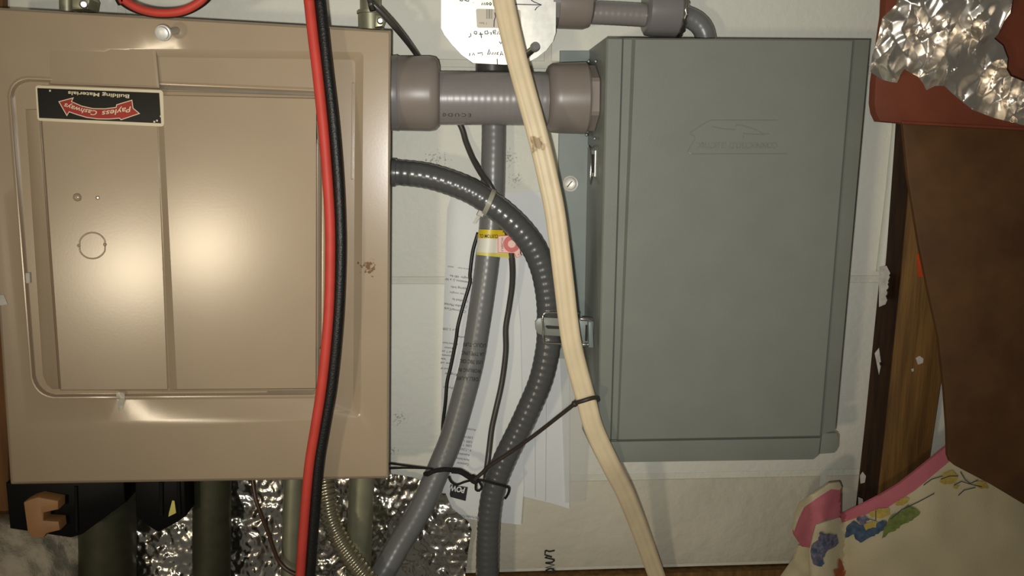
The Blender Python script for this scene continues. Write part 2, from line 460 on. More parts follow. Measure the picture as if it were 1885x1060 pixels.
obj('embossed_tab', loft([ring([(84, 86), (289, 92), (296, 164), (90, 156)], 0.0938), tabring([(86, 80), (286, 90), (293, 162), (93, 154)], 0.0972), tabring([(90, 80), (281, 90), (288, 158), (97, 150)], 0.0986)]), 'tan', panel, True, 20)
obj('embossed_tab', loft([ring([(648, 152), (652, 152), (650, 330), (646, 330)], 0.094), ring([(648.6, 153), (651.4, 153), (649.4, 329), (646.6, 329)], 0.0962)]), 'tan', panel, True, 60)
# door
dq = [(38, 158), (588, 176), (586, 719), (80, 722)]
door = obj('door', loft([ring(rquad(dq, [28, 10, 10, 30]), 0.0890), ring(rquad(dq, [28, 10, 10, 30]), 0.0918),
                         ring(rquad(q4(dq, 1.5), [27, 9, 9, 29]), 0.0926), ring(rquad(q4(dq, 4), [26, 8, 8, 28]), 0.0929)]), 'tan', panel, True, 50)
obj('door_rib', loft([ring([(46, 200), (73, 200), (111, 717), (96, 717), (85, 708), (78, 690)], 0.0925), ring([(48, 202), (71, 202), (108, 715), (97, 715), (87, 706), (80, 689)], 0.0953)]), 'tan', door, True, 60)
def dr(u, v): return 0.0970+(u-300)/285*0.0042-(v-445)/270*0.0014
def dl(u, v): return 0.0966-(u-90)/210*0.0021+(v-445)/270*0.0011
def splate(o, i, f):
    V = []; Fc = []; n = 10
    def bil(c, a, b):
        t = [c[0][k]+(c[1][k]-c[0][k])*a for k in (0, 1)]; w = [c[3][k]+(c[2][k]-c[3][k])*a for k in (0, 1)]
        return t[0]+(w[0]-t[0])*b, t[1]+(w[1]-t[1])*b
    for j in range(n+1):
        for k in range(n+1):
            u, v = bil(i, k/n, j/n); V.append(W(u, v, f(u, v)))
    for j in range(n):
        for k in range(n): Fc.append((j*(n+1)+k, j*(n+1)+k+1, (j+1)*(n+1)+k+1, (j+1)*(n+1)+k))
    m_ = len(V); cor = (0, n, n*(n+1)+n, n*(n+1))
    V += [W(u, v, 0.0926) for u, v in o]
    ed = [[k for k in range(n+1)], [k*(n+1)+n for k in range(n+1)], [n*(n+1)+n-k for k in range(n+1)], [(n-k)*(n+1) for k in range(n+1)]]
    for q in range(4): Fc.append(tuple(ed[q])[::-1]+(m_+q, m_+(q+1) % 4))
    Fc.append((m_+3, m_+2, m_+1, m_))
    return V, Fc
obj('door_plate', splate([(288, 174), (584, 180), (583, 716), (311, 718)], [(299, 176), (582, 182), (581, 714), (326, 716)], dr), 'tan', door, True, 12)
obj('door_plate', splate([(70, 166), (288, 172), (309, 718), (110, 719)], [(74, 168), (287, 174), (308, 716), (113, 717)], dl), 'tan', door, True, 12)
# knockout with its two nibs, rivets, latch slots
pts = []
for k in range(40):
    a = 2*math.pi*k/40; pts.append((170+25*max(-0.93, min(0.93, math.cos(a))), 452+24*math.sin(a)))
kp = [W(u, v, dl(u, v)) for u, v in pts]; kp.append(kp[0])
obj('knockout_ring', sweep(kp, 0.0007, 8), 'tan', door, True)
for cu_, cv_ in ((145, 452), (193, 450)): obj('knockout_nib', lathe((cu_, cv_, 0.0950), (cu_, cv_, dl(cu_, cv_)+0.0012), [(0, 3.2), (0.7, 3.0), (1, 1.5)], 12), 'tan', door, True, 50)
obj('rivet', lathe((143, 363, 0.0945), (142, 363, 0.0982), [(0, 8), (0.5, 7.5), (0.9, 5), (1, 2)], 18), 'tan', door, True, 40)
obj('rivet', lathe((180, 364, 0.0945), (180, 364, 0.0970), [(0, 4), (0.5, 3.5), (1, 1.5)], 14), 'tan', door, True, 40)
obj('latch_slot', prism([(582, 222), (593, 222), (594, 265), (584, 265)], 0.1040, 0.094, 0.0008), 'tan_dark', door, True, 40)
obj('latch_slot', prism([(587, 642), (596, 642), (595, 668), (588, 668)], 0.1025, 0.094, 0.0008), 'tan_dark', door, True, 40)
obj('tape_scrap', prism([(40, 503), (54, 502), (55, 521), (42, 522)], 0.0962, 0.0945, 0.0003), 'whitepaint', panel)
obj('tape_scrap', sheet([(214, 722), (229, 722), (230, 738), (226, 752), (219, 757), (215, 745)], 5, lambda u, v: 0.0965+0.002*abs(nz(u, v, 7))), 'tape', panel, True)
obj('paint_fleck', prism([(0, 543), (7, 543), (14, 560), (0, 562)], 0.0982, 0.0972), 'whitepaint', panel)
# loose hex screw at the lower edge of the cover
sc = thing('_', '', '', (0, 0, 0)); bpy.data.objects.remove(sc)
a_, b_ = (327, 56, 0.095), (301, 60, 0.118)
scr = obj('screw', lathe(a_, b_, [(0, 7.5), (0.1, 7), (0.3, 6.4), (1, 6.4)], 16), 'galv', panel, True, 40, label='loose silver screw with a round head')
obj('screw_head', lathe((301.5, 60, 0.1165), (297, 61.5, 0.1225), [(0, 14.5), (0.2, 15), (0.45, 14), (0.5, 12), (0.95, 11.5), (1, 10)], 24), 'galvpaint', scr, True, 35)
# sticker with arrow
sq = [(65, 157), (300, 166), (302, 233), (69, 222)]
stk = obj('sticker', prism(rquad(sq, 5, 4), 0.0985, 0.094), 'sticker_white', door, label='black sticker with a red arrow and cream border')
obj('sticker_field', prism([(68.5, 162), (293, 171), (296.5, 227), (72, 217)], 0.09875, 0.0984), 'sticker_black', stk)
def shift(P, k=270/1885.0, o=(50, 145)): return [(o[0]+x*k, o[1]+y*k) for x, y in P]
arr = [(400, 290), (600, 238), (575, 290), (700, 345), (850, 378), (1000, 380), (1140, 362), (1145, 330), (1350, 268), (1365, 375), (1452, 448), (1205, 532), (1185, 512), (1050, 522), (900, 520), (760, 500), (640, 465), (540, 430), (510, 482)]
def inset(P, i):
    out = []; n = len(P)
    ar = sum(P[k][0]*P[(k+1) % n][1]-P[(k+1) % n][0]*P[k][1] for k in range(n))
    sg = 1 if ar > 0 else -1
    for k in range(n):
        a, b, c = Vector(P[k-1]), Vector(P[k]), Vector(P[(k+1) % n])
        t1 = (b-a).normalized(); t2 = (c-b).normalized(); n1 = Vector((-t1.y, t1.x))*sg; n2 = Vector((-t2.y, t2.x))*sg
        mm = (n1+n2).normalized(); q = b+mm*(i/max(0.4, mm.dot(n1))); out.append((q.x, q.y))
    return out
obj('arrow_border', prism(shift(arr), 0.09895, 0.0987), 'sticker_white', stk)
obj('arrow', prism(shift(inset(arr, 11)), 0.09915, 0.0989), 'sticker_red', stk)
def arcf(X): return 0.0042*(X-57)*(X-57)*0.55 - 6.0
def arc2(X):    # the words sag along the curved arrow
    t = (X-58)/58.0; return 7.0*(t*t)*-1.0 + 4.0
lt = join(text('Payless', 241, 197.5, 8.0, 188, 0.0994, shear=0.25, width=53, bold=0.012, arc=lambda X: 1.6*math.sin(X/53*math.pi)),
          text('Cashways', 182, 203.5, 7.6, 171, 0.0994, shear=0.25, width=64, bold=0.012, arc=lambda X: 1.6*math.sin(X/64*math.pi)))
lt = join(text('Payless', 242, 195.5, 9.6, 170.5, 0.0994, shear=0.25, width=55, bold=0.012, arc=lambda X: 1.0*math.sin(X/55*math.pi)),
          text('Cashways', 181, 204.5, 9.0, 193.5, 0.0994, shear=0.25, width=62, bold=0.012, arc=lambda X: 1.5*math.sin(X/62*math.pi)))
obj('lettering', lt, 'sticker_white', stk)
obj('lettering', text('Building Materials', 239, 174.3, 6.6, 183.2, 0.0994, width=113, bold=0.022), 'sticker_white', stk)
for u, v in ((92, 167), (296, 214), (289, 222), (284, 224)): obj('sticker_chip', prism([(u-1.6, v-1.6), (u+1.6, v-1.6), (u+1.6, v+1.6), (u-1.6, v+1.6)], 0.0990, 0.0987), 'sticker_white', stk)

# ------------------------------------------------------------------ grey enclosure with latches
gbox = thing('transfer_switch_box', 'grey-green metal enclosure with side latches and embossed logo', 'enclosure', W(1330, 840, 0.0))
body = [(1116, 69), (1602, 73), (1538, 793), (1513, 800), (1508, 838), (1498, 846), (1104, 852), (1099, 845)]
obj('enclosure_body', prism(body, 0.092, 0.0, 0.0012), 'greybox', gbox, True, 30)
cols = [((1116.5, 70), (1099.5, 812), 0.090), ((1116.5, 70), (1099.5, 812), 0.0985), ((1120, 70), (1102, 812), 0.1000), ((1145, 70.5), (1123, 811), 0.1000),
        ((1148, 70.5), (1126, 811), 0.0948), ((1163, 71), (1135, 811), 0.0948), ((1170, 71), (1139, 811), 0.1000),
        ((1569, 73.5), (1509, 804), 0.1000), ((1571.5, 73.5), (1511.5, 804), 0.0985), ((1571.5, 73.5), (1511.5, 804), 0.090)]
V = []; Fc = []
for (t, b, d) in cols:
    V += [W(t[0], t[1], d-0.002), W(t[0]+0, t[1]+2.0, d), W(b[0], b[1]-2.5, d), W(b[0], b[1], d-0.004)]
for i in range(len(cols)-1):
    for k in range(3): Fc.append((i*4+k, i*4+k+1, i*4+k+5, i*4+k+4))
Fc.append(tuple(i*4 for i in range(len(cols)))); Fc.append(tuple(i*4+3 for i in range(len(cols)-1, -1, -1)))
gcover = obj('cover', (V, Fc), 'greybox', gbox, True, 25)
obj('bottom_flange', prism([(1099, 813), (1140, 813), (1511, 806), (1507, 838), (1498, 846), (1104, 852)], 0.0955, 0.09, 0.001), 'greybox', gbox, True, 30)
obj('corner_bracket', prism([(1513, 797), (1541, 797), (1544, 803), (1543, 824), (1537, 834), (1509, 836)], 0.088, 0.05, 0.001), 'greybox', gbox, True, 30)
obj('mounting_flange', prism([(1031, 93), (1100, 93), (1092, 660), (1023, 660)], 0.004, 0.0, 0.0006), 'greyflange', gbox)
ms = obj('mounting_screw', lathe((1050, 338, 0.004), (1049, 338, 0.010), [(0, 14), (0.25, 14.5), (0.35, 11.5), (0.9, 11), (1, 9)], 24), 'galvpaint', gbox, True, 35, label='round silver mounting screw')
obj('screw_slot', prism([(1043, 344), (1052, 333), (1054, 334), (1045, 345)], 0.0106, 0.009), 'tan_dark', ms)
# side rivets
for u, v, d in ((1084, 113, 0.03), (1097, 113, 0.06), (1080, 248, 0.02), (1095, 255, 0.06)):
    obj('rivet', lathe((u, v, d-0.003), (u-0.5, v, d+0.003), [(0, 3), (0.5, 3.2), (1, 1.5)], 14), 'greyflange', gbox, True, 40)
xs = W(1117, 300, 0.092).x        # side plane (image left) of the box
def S(dx, d, v):                   # point on the side: dx out from the side, depth d, image row v
    z = W(1100, v, d).z; return Vector((xs+dx, -d, z))
def sbox(dx0, dx1, d0, d1, v0, v1):
    V = [S(dx, d, v) for dx in (dx0, dx1) for d in (d0, d1) for v in (v0, v1)]
    return V, [(0, 1, 3, 2), (4, 6, 7, 5), (0, 4, 5, 1), (2, 3, 7, 6), (0, 2, 6, 4), (1, 5, 7, 3)]
la = obj('latch', sbox(0.0, 0.004, 0.030, 0.052, 277, 325), 'galv', gbox, label='closed wire latch on the side')
obj('latch_slot', sbox(0.004, 0.0052, 0.034, 0.041, 284, 318), 'darkhole', la)
obj('latch_slot', sbox(0.004, 0.0052, 0.044, 0.049, 284, 318), 'darkhole', la)
obj('latch_wire', sweep(catmull([S(0.004, 0.03, 272), S(0.008, 0.04, 268), S(0.009, 0.055, 275), S(0.009, 0.060, 300), S(0.009, 0.060, 330), S(0.008, 0.056, 338), S(0.005, 0.045, 326)], 0.001), 0.0010, 8), 'chrome', la, True)
lb = obj('latch', prism([(1062, 588), (1088, 588), (1093, 592), (1092, 634), (1066, 634)], 0.080, 0.074, 0.0008), 'greyflange', gbox, True, 30, label='open wire latch hanging off the side')
obj('latch_plate', prism([(985, 592), (990, 586), (1000, 584), (1066, 588), (1066, 620), (1034, 619), (998, 617), (990, 614), (986, 606)], 0.072, 0.0695, 0.0006), 'greybox', lb, True, 30)
obj('latch_slot', prism([(1004, 601), (1006, 599), (1060, 603), (1060, 607), (1008, 605)], 0.0730, 0.0715), 'darkhole', lb)
wp = [(1066, 577, 0.076), (1040, 576, 0.076), (1008, 575.5, 0.076), (1001, 578, 0.076), (999, 586, 0.076), (1000, 605, 0.076), (1000, 622, 0.076), (1003, 630, 0.076), (1010, 631.5, 0.076), (1040, 633, 0.076), (1070, 635, 0.076)]
obj('latch_wire', sweep(catmull([W(*p) for p in wp], 0.001), 0.0010, 8), 'chrome', lb, True)
obj('latch_hook', prism([(1083, 592), (1091, 592), (1093, 640), (1084, 640)], 0.087, 0.078, 0.0008), 'greyflange', lb, True, 30)
obj('latch_slot', prism([(1078, 598), (1082, 598), (1081, 628), (1077, 628)], 0.0808, 0.0795), 'darkhole', lb)
obj('latch_pin', lathe((1068, 587, 0.082), (1090, 588, 0.082), [(0, 3), (0.1, 3.6), (0.9, 3.6), (1, 3)], 12), 'chrome', lb, True, 40)
obj('latch_pin', lathe((1070, 634, 0.082), (1090, 634, 0.082), [(0, 3), (0.1, 3.6), (0.9, 3.6), (1, 3)], 12), 'chrome', lb, True, 40)
# embossed logo
k = 240/1885.0
def lg(P): return [(1240+x*k, 200+y*k) for x, y in P]
logo = [lg([(1500, 165), (550, 165), (470, 195), (240, 345), (245, 375), (300, 395), (310, 430), (205, 610), (250, 655), (1640, 650)]),
        lg([(560, 260), (700, 290), (890, 305), (905, 235), (960, 235), (1180, 300), (1300, 365), (1380, 365)]), lg([(1000, 430), (1010, 360), (1300, 375)])]
lv = [sweep([W(u, v, 0.1001) for u, v in ln], 0.00045, 6) for ln in logo]
obj('embossed_logo', join(*lv), 'greybox', gcover)
tv, tf = text('CONNECTICUT ELECTRIC', 1432, 262.5, 11.0, 180, 0.1011, width=150)
def thick(vf, t):
    # give flat lettering real thickness: front, and walls down every open edge
    V, Fc = vf; n = len(V); cnt = {}
    for f in Fc:
        for i in range(len(f)):
            e = (f[i], f[(i+1) % len(f)]); cnt.setdefault((min(e), max(e)), []).append(e)
    return V+[p+Vector((0, t, 0)) for p in V], Fc+[(e[0][1], e[0][0], e[0][0]+n, e[0][1]+n) for e in cnt.values() if len(e) == 1]
obj('embossed_lettering', thick((tv, tf), 0.0012), 'greybox', gcover)

# ------------------------------------------------------------------ conduits
def ribs(period_px, amp, helix=0.0, sharp=1.0):
    per = period_px*0.00052
    return lambda s, a: 1.0+amp*math.sin(2*math.pi*s/per+helix*a)
hz = thing('horizontal_conduit', 'short thick grey conduit joining the tan panel to the grey enclosure', 'conduit', W(910, 182, 0.0))
obj('conduit', tube([(795, 181, 0.046), (850, 181, 0.046), (950, 182, 0.046), (1020, 183, 0.046)], 48, 32, 1.6, ribs(11, 0.002)), 'conduit', hz, True)
obj('fitting', lathe((731, 172.5, 0.046), (810, 173, 0.046), [(0, 60), (0.0, 66), (0.05, 67), (0.75, 68), (0.90, 66), (0.97, 60), (1, 50), (1, 40)], 40), 'pvc', hz, True, 40)
obj('locknut', lathe((705, 172, 0.046), (737, 172, 0.046), [(0, 60), (0.0, 66), (0.85, 68.5), (0.95, 67), (1, 60)], 40), 'pvc2', hz, True, 40)
obj('fitting', lathe((1006, 181, 0.046), (1080, 181, 0.046), [(0, 45), (0.0, 52), (0.04, 58), (0.12, 62), (0.3, 63.5), (0.95, 65), (1, 62)], 40), 'pvc', hz, True, 40)
obj('locknut', lathe((1078, 181, 0.046), (1096, 181, 0.046), [(0, 58), (0.0, 61), (0.9, 61), (1, 58)], 48, 6), 'pvc', hz, True, 25)
for ln, nm in (([(752, 113), (765, 117), (778, 117)], 'mould_mark'), ([(760, 150), (772, 140), (779, 150), (776, 160), (762, 165)], 'mould_mark')):
    pass
def cyl_d(cv, r, d0, k): return lambda u, v: d0+k*math.sqrt(max(1, r*r-(v-cv)**2))+0.0004
kk = PX(900, 181, 0.05)
obj('printed_marking', text('E·C·U·D·0', 868, 209, 6.5, 181, 0, dfun=cyl_d(181, 48, 0.046, kk), width=52), 'wiregrey', hz)

vc = thing('grey_conduit', 'mid-grey flexible conduit running from the round-cornered plate past the papers', 'conduit', W(706, 1060, 0.0))
vpath = [(905, 112, 0.014), (907, 160, 0.014), (909, 230, 0.015), (908, 300, 0.018), (905, 400, 0.021), (897, 480, 0.023), (892, 520, 0.024), (880, 600, 0.026), (866, 680, 0.028),
         (836, 790, 0.032), (813, 850, 0.036), (772, 940, 0.048), (736, 1000, 0.057), (700, 1062, 0.069), (650, 1130, 0.078)]
obj('conduit', tube(vpath, 22, 24, 2.0, ribs(13, 0.0045)), 'conduit2', vc, True)
obj('connector', lathe((906, 100, 0.016), (906, 136, 0.016), [(0, 27), (0, 31), (0.9, 31), (1, 28)], 24), 'wiregrey', vc, True, 40)
def vcent(v):
    for a, b in zip(vpath, vpath[1:]):
        if a[1] <= v <= b[1]:
            t = (v-a[1])/(b[1]-a[1]); return a[0]+(b[0]-a[0])*t, a[2]+(b[2]-a[2])*t
def vsurf(off):
    def f(u, v):
        c, d = vcent(v); q = max(-0.97, min(0.97, (u-c)/23)); return d+0.0123*math.sqrt(1-q*q)+off
    return f
for i, (s, uu, vv, wdt) in enumerate((('LIQUID-TUFF', 895, 633, 42), ('UA TYPE LFNC', 892, 649, 42), ('USE 70C OIL', 889, 664, 42), ('WORKING IN', 886, 680, 42), ('DELLA-UFF', 881, 695, 40))):
    obj('printed_marking', text(s, uu, vv, 7.0, 184, 0, dfun=vsurf(0.0006), width=wdt), 'ink', vc)

ac = thing('corrugated_conduit', 'dark charcoal corrugated conduit arching out of the tan panel', 'conduit', W(897, 1060, 0.0))
apath = [(700, 316, 0.046), (722, 317, 0.047), (790, 325, 0.050), (858, 348, 0.053), (903, 375, 0.054), (947, 412, 0.054), (979, 451, 0.053), (997, 490, 0.052), (1006, 528, 0.051), (1010, 565, 0.050),
         (1010, 600, 0.050), (1008, 640, 0.050), (995, 700, 0.048), (970, 760, 0.045), (956, 790, 0.043), (927, 850, 0.040), (909, 900, 0.038), (900, 960, 0.037), (897, 1060, 0.037), (897, 1120, 0.037)]
obj('conduit', tube(apath, 22.5, 24, 1.8, ribs(13.5, 0.015)), 'conduit_dark', ac, True)
obj('collar', lathe((705, 317, 0.047), (731, 318, 0.047), [(0, 24), (0.3, 26), (0.9, 26), (1, 23.5)], 28), 'conduit_dark', ac, True, 40)

tr = thing('elbow_conduit', 'grey conduit elbow between the round-cornered plate and the grey enclosure', 'conduit', W(1140, 25, 0.0))
obj('fitting', lathe((1027, 6, 0.030), (1091, 10, 0.030), [(0, 40), (0, 45), (0.75, 44), (0.92, 40), (1, 30), (1, 25)], 36), 'pvc', tr, True, 40)
obj('locknut', lathe((1014, 5, 0.030), (1029, 6, 0.030), [(0, 38), (0, 42), (1, 42), (1, 38)], 36, 8), 'pvc2', tr, True, 30)
obj('conduit', tube([(1080, 23, 0.030), (1130, 25, 0.030), (1200, 29, 0.030)], 21, 24, 2, ribs(11, 0.006)), 'conduit', tr, True)
obj('fitting', lathe((1187, 18, 0.030), (1248, 20, 0.030), [(0, 25), (0, 40), (0.06, 46), (0.2, 47), (0.95, 47), (1, 44)], 36), 'pvc2', tr, True, 40)
tp = []
for i in range(49):
    an = 2*math.pi*i/48; c = W(1251, 20, 0.030); kx = PX(1251, 20, 0.03)*44
    tp.append(c+Vector((0.0009*math.sin(i*2.1), math.sin(an)*kx, math.cos(an)*kx)))
obj('thread_ring', sweep(tp, 0.0022, 8), 'chrome', tr, True)
obj('elbow', tube([(1246, 26, 0.030), (1262, 30, 0.030), (1282, 40, 0.030), (1295, 56, 0.030), (1300, 80, 0.030), (1300, 120, 0.030)], 19, 22, 2, ribs(12, 0.005)), 'conduit2', tr, True)

# steel tubes
def pipe(label, path, r, mat, extra=None):
    o = thing('steel_conduit', label, 'conduit', W(*path[-1][:2], 0.0), 'steel tubes at the panel')
    obj('tube', tube(path, r, 24, 6), mat, o, True)
    return o
p1 = pipe('thin steel tube with a connector beside the curving grey wire', [(681, -60, 0.045), (682, 30, 0.045), (683, 90, 0.045)], 19, 'emt')
obj('connector', lathe((682, 21, 0.045), (683, 70, 0.045), [(0, 23), (0, 25), (0.1, 25), (0.12, 23), (1, 23)], 24), 'emt', p1, True, 40)
obj('connector_lug', prism([(690, 26), (704, 28), (708, 36), (704, 48), (690, 50)], 0.062, 0.05, 0.001), 'emt', p1, True, 30)
obj('set_screw', lathe((700, 39, 0.062), (700, 38, 0.068), [(0, 6), (0.7, 6), (1, 4)], 14), 'chrome', p1, True, 40)
p0 = pipe('steel tube end with set screw beside the timber edge, behind the panel', [(122, -80, 0.045), (123, 0, 0.045), (124, 60, 0.045)], 13, 'emt')
obj('connector_lug', prism([(132, -20), (156, -18), (165, -2), (162, 16), (132, 18)], 0.062, 0.04, 0.001), 'emt', p0, True, 30)
obj('set_screw', lathe((155, 8, 0.062), (154, 8, 0.069), [(0, 8), (0.7, 8), (1, 5)], 14), 'galv', p0, True, 40)
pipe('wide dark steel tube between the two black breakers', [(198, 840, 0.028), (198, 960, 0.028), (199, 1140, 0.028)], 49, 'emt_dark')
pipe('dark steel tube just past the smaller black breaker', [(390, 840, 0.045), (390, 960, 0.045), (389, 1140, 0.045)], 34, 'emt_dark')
pipe('thin steel tube half hidden by the red and black cable', [(543, 840, 0.045), (538, 960, 0.045), (533, 1140, 0.045)], 18, 'emt')
pipe('bright thin steel tube behind the armoured cable', [(667, 840, 0.045), (663, 960, 0.045), (657, 1140, 0.045)], 23, 'emt')

fx = obj('armoured_cable', tube([(596, 860, 0.060), (598, 888, 0.068), (602, 920, 0.075), (608, 954, 0.080), (624, 992, 0.084), (648, 1030, 0.090), (680, 1072, 0.096), (720, 1120, 0.102)], 17.5, 22, 1.4, ribs(10, 0.085, 1.0)), 'flex', None, True)
tag(fx, 'shiny spiral armoured cable in front of a steel tube', 'cable')

# round junction cover plate
jb = thing('junction_box', 'round-cornered galvanised junction box plate with handwriting', 'junction box', W(918, 40, 0.0))
jp = [(812, -120), (812, 52), (818, 64), (832, 82), (850, 101), (871, 116), (930, 119), (965, 118), (988, 106), (1006, 92), (1018, 76), (1023, 60), (1024, -120)]
obj('box', prism([(822, -110), (822, 50), (836, 76), (872, 108), (965, 110), (1005, 82), (1014, 56), (1014, -110)], 0.044, 0.0), 'galv', jb)
def jd(off=0.0): return lambda u, v: 0.0455+(118-v)/178*0.0075+off
cp = obj('cover_plate', prism(jp, 0.047, 0.0445, 0.0, jd()), 'galvpaint', jb)
js = obj('screw', lathe((970, 100, 0.047), (985, 87, 0.060), [(0, 8), (0.1, 6.5), (1, 6.5)], 14), 'chrome', jb, True, 40)
obj('screw_head', lathe((984, 87.5, 0.059), (987, 85, 0.063), [(0, 9), (0.6, 9), (1, 6.5)], 18), 'galv', js, True, 40)
obj('label', prism(rquad([(876, 16), (958, 18), (960, 52), (878, 51)], 3, 3), 0.0474, 0.046, 0, jd(0.0004)), 'fade', cp, label='beige barcode sticker')
bars = []
for i, w in enumerate((1.2, 0.8, 1.6, 0.7, 1.3)):
    u = 895.5+i*2.3; bars.append(prism([(u, 16.5), (u+w*0.8, 16.5), (u+w*0.8, 34.5), (u, 34.5)], 0.0477, 0.047, 0, jd(0.0007)))
obj('barcode', join(*bars), 'greyink', cp)
obj('printed_text', text('1 bsu', 897, 41, 4, 180, 0, dfun=jd(0.0007), width=13), 'greyink', cp)
k = 240/1884.0
def pj(P): return [(800+x*k, y*k) for x, y in P]
hand = [pj(P) for P in (
    [(360, 5), (400, 15), (410, 0)], [(430, 0), (470, 15), (490, 20), (495, 0)], [(555, 40), (560, 38)],
    [(680, 75), (690, 40), (705, 70), (720, 38), (730, 75)], [(755, 70), (745, 45), (765, 38), (775, 60), (757, 72)], [(800, 75), (790, 50), (805, 35), (822, 55), (808, 75), (800, 75)],
    [(1140, 60), (1300, 65), (1545, 72)], [(1395, 0), (1440, 30), (1545, 70), (1480, 105), (1450, 150)],
    [(870, 180), (880, 240), (862, 300), (858, 390)],
    [(490, 540), (525, 520), (520, 480)], [(600, 495), (570, 480), (575, 455), (605, 455), (610, 485), (595, 500)], [(680, 550), (670, 500), (660, 465)], [(640, 495), (700, 495)],
    [(770, 490), (730, 490), (725, 455), (765, 445), (775, 490)], [(815, 505), (820, 470), (795, 475)], [(890, 490), (850, 485), (845, 445), (885, 435), (880, 465), (845, 465)],
    [(905, 500), (920, 450), (935, 500), (950, 455)], [(935, 600), (960, 635), (972, 600)],
    [(505, 810), (510, 765)], [(545, 800), (560, 765), (580, 800)], [(620, 770), (690, 760), (690, 800)], [(765, 790), (790, 710), (805, 770), (780, 790)],
    [(825, 790), (845, 755), (860, 790), (880, 755), (890, 790)], [(915, 795), (905, 760), (925, 755)], [(950, 800), (965, 740), (990, 800), (950, 775)], [(905, 850), (908, 935)])]
obj('handwriting', strokes(hand, 1.8, 0, dfun=jd(0.0006)), 'marker', cp)

# ------------------------------------------------------------------ cables hanging in front
rbl = thing('twin_cable', 'red and black twin cable hanging across the tan panel', 'cable', W(565, 1060, 0.10))
rp = [(566, -40), (569, 0), (576, 65), (584, 130), (594, 225), (602, 320), (607, 400), (608, 470), (606, 560), (600, 640), (591, 720), (580, 790), (569, 860), (560, 960), (553, 1060), (550, 1110)]
bp_ = [(584, -40), (589, 0), (596, 65), (603, 130), (614, 225), (622, 320), (626, 400), (627, 470), (624, 560), (618, 640), (609, 720), (597, 790), (586, 860), (578, 960), (570, 1060), (566, 1110)]
def dz(v): return 0.118+0.010*math.sin(max(0, min(1, v/1060))*math.pi)
obj('red_conductor', tube([(u, v, dz(v)+0.001) for u, v in rp], 9.6, 14, 5), 'red', rbl, True)
obj('black_conductor', tube([(u, v, dz(v)-0.001) for u, v in bp_], 10.6, 14, 5), 'black', rbl, True)
lp = thing('cable_loop', 'red and black cable loop beside the hex screw of the tan panel', 'cable', W(300, 0, 0.10))
lr = [(205, -40), (222, -8), (242, 9), (270, 20), (302, 24), (335, 20), (362, 7), (380, -10), (396, -40)]
obj('red_conductor', tube([(u, v, 0.106) for u, v in lr], 7.5, 14, 4), 'red', lp, True)
obj('black_conductor', tube([(u+(302-u)*-0.05, v+2.5, 0.099) for u, v in lr], 7.5, 14, 4), 'black', lp, True)

prof = []
for i in range(42):
    a = 2*math.pi*i/42; x = math.cos(a); y = math.sin(a)
    th = 0.40*(1-abs(x)**4)**0.5*(0.80+0.20*abs(math.cos(1.5*math.pi*x)))
    prof.append((x, th*(1 if y >= 0 else -1)))
crm = obj('cream_cable', tube([(921, -40, 0.110), (927, 0, 0.112), (949, 100, 0.116), (990, 250, 0.122), (1009, 330, 0.123), (1023, 400, 0.123), (1038, 520, 0.122), (1046, 590, 0.121), (1056, 650, 0.120), (1080, 740, 0.117), (1094, 790, 0.114), (1124, 855, 0.106), (1152, 910, 0.085), (1180, 980, 0.058), (1209, 1060, 0.035), (1235, 1130, 0.02)], 18.5, 14, 4, None, prof), 'cream', None, True, 60)
tag(crm, 'flat cream three-ribbed cable crossing in front of the conduits', 'cable')

gw = obj('grey_wire', tube([(676, -20, 0.075), (682, 1, 0.075), (703, 23, 0.072), (726, 48, 0.064), (748, 74, 0.040), (770, 104, 0.012), (805, 160, 0.006), (846, 227, 0.007), (858, 262, 0.010), (871, 293, 0.017), (887, 321, 0.030), (903, 343, 0.037), (920, 385, 0.036), (934, 430, 0.030), (942, 476, 0.028), (943, 520, 0.022), (937, 566, 0.018), (931, 604, 0.017), (931, 647, 0.017), (924, 703, 0.018), (912, 757, 0.022), (905, 790, 0.024), (900, 830, 0.028), (896, 862, 0.032), (893, 890, 0.020)], 5.6, 10, 5), 'wiregrey', None, True)
tag(gw, 'dark grey round wire curving between the two flexible conduits', 'wire')
bw = obj('black_wire', tube([(880, 428, 0.014), (877, 438, 0.014), (870, 464, 0.014), (865, 505, 0.014), (865, 520, 0.014), (853, 561, 0.016), (843, 599, 0.018), (839, 627, 0.018), (830, 673, 0.018), (823, 703, 0.018), (820, 739, 0.018), (815, 787, 0.016), (817, 830, 0.014)], 3.3, 8, 4), 'blackwire', None, True)
tag(bw, 'thin black wire in front of the curled printed sheet', 'wire')
brw = obj('brown_wire', tube([(463, 860, 0.05), (465, 885, 0.055), (470, 915, 0.06), (480, 945, 0.062), (492, 975, 0.062), (502, 1005, 0.062), (512, 1030, 0.062), (528, 1048, 0.064), (555, 1060, 0.066), (600, 1070, 0.066)], 4.0, 8, 4), 'brownwire', None, True)
tag(brw, 'thin brown wire curving in front of the foil insulation', 'wire')

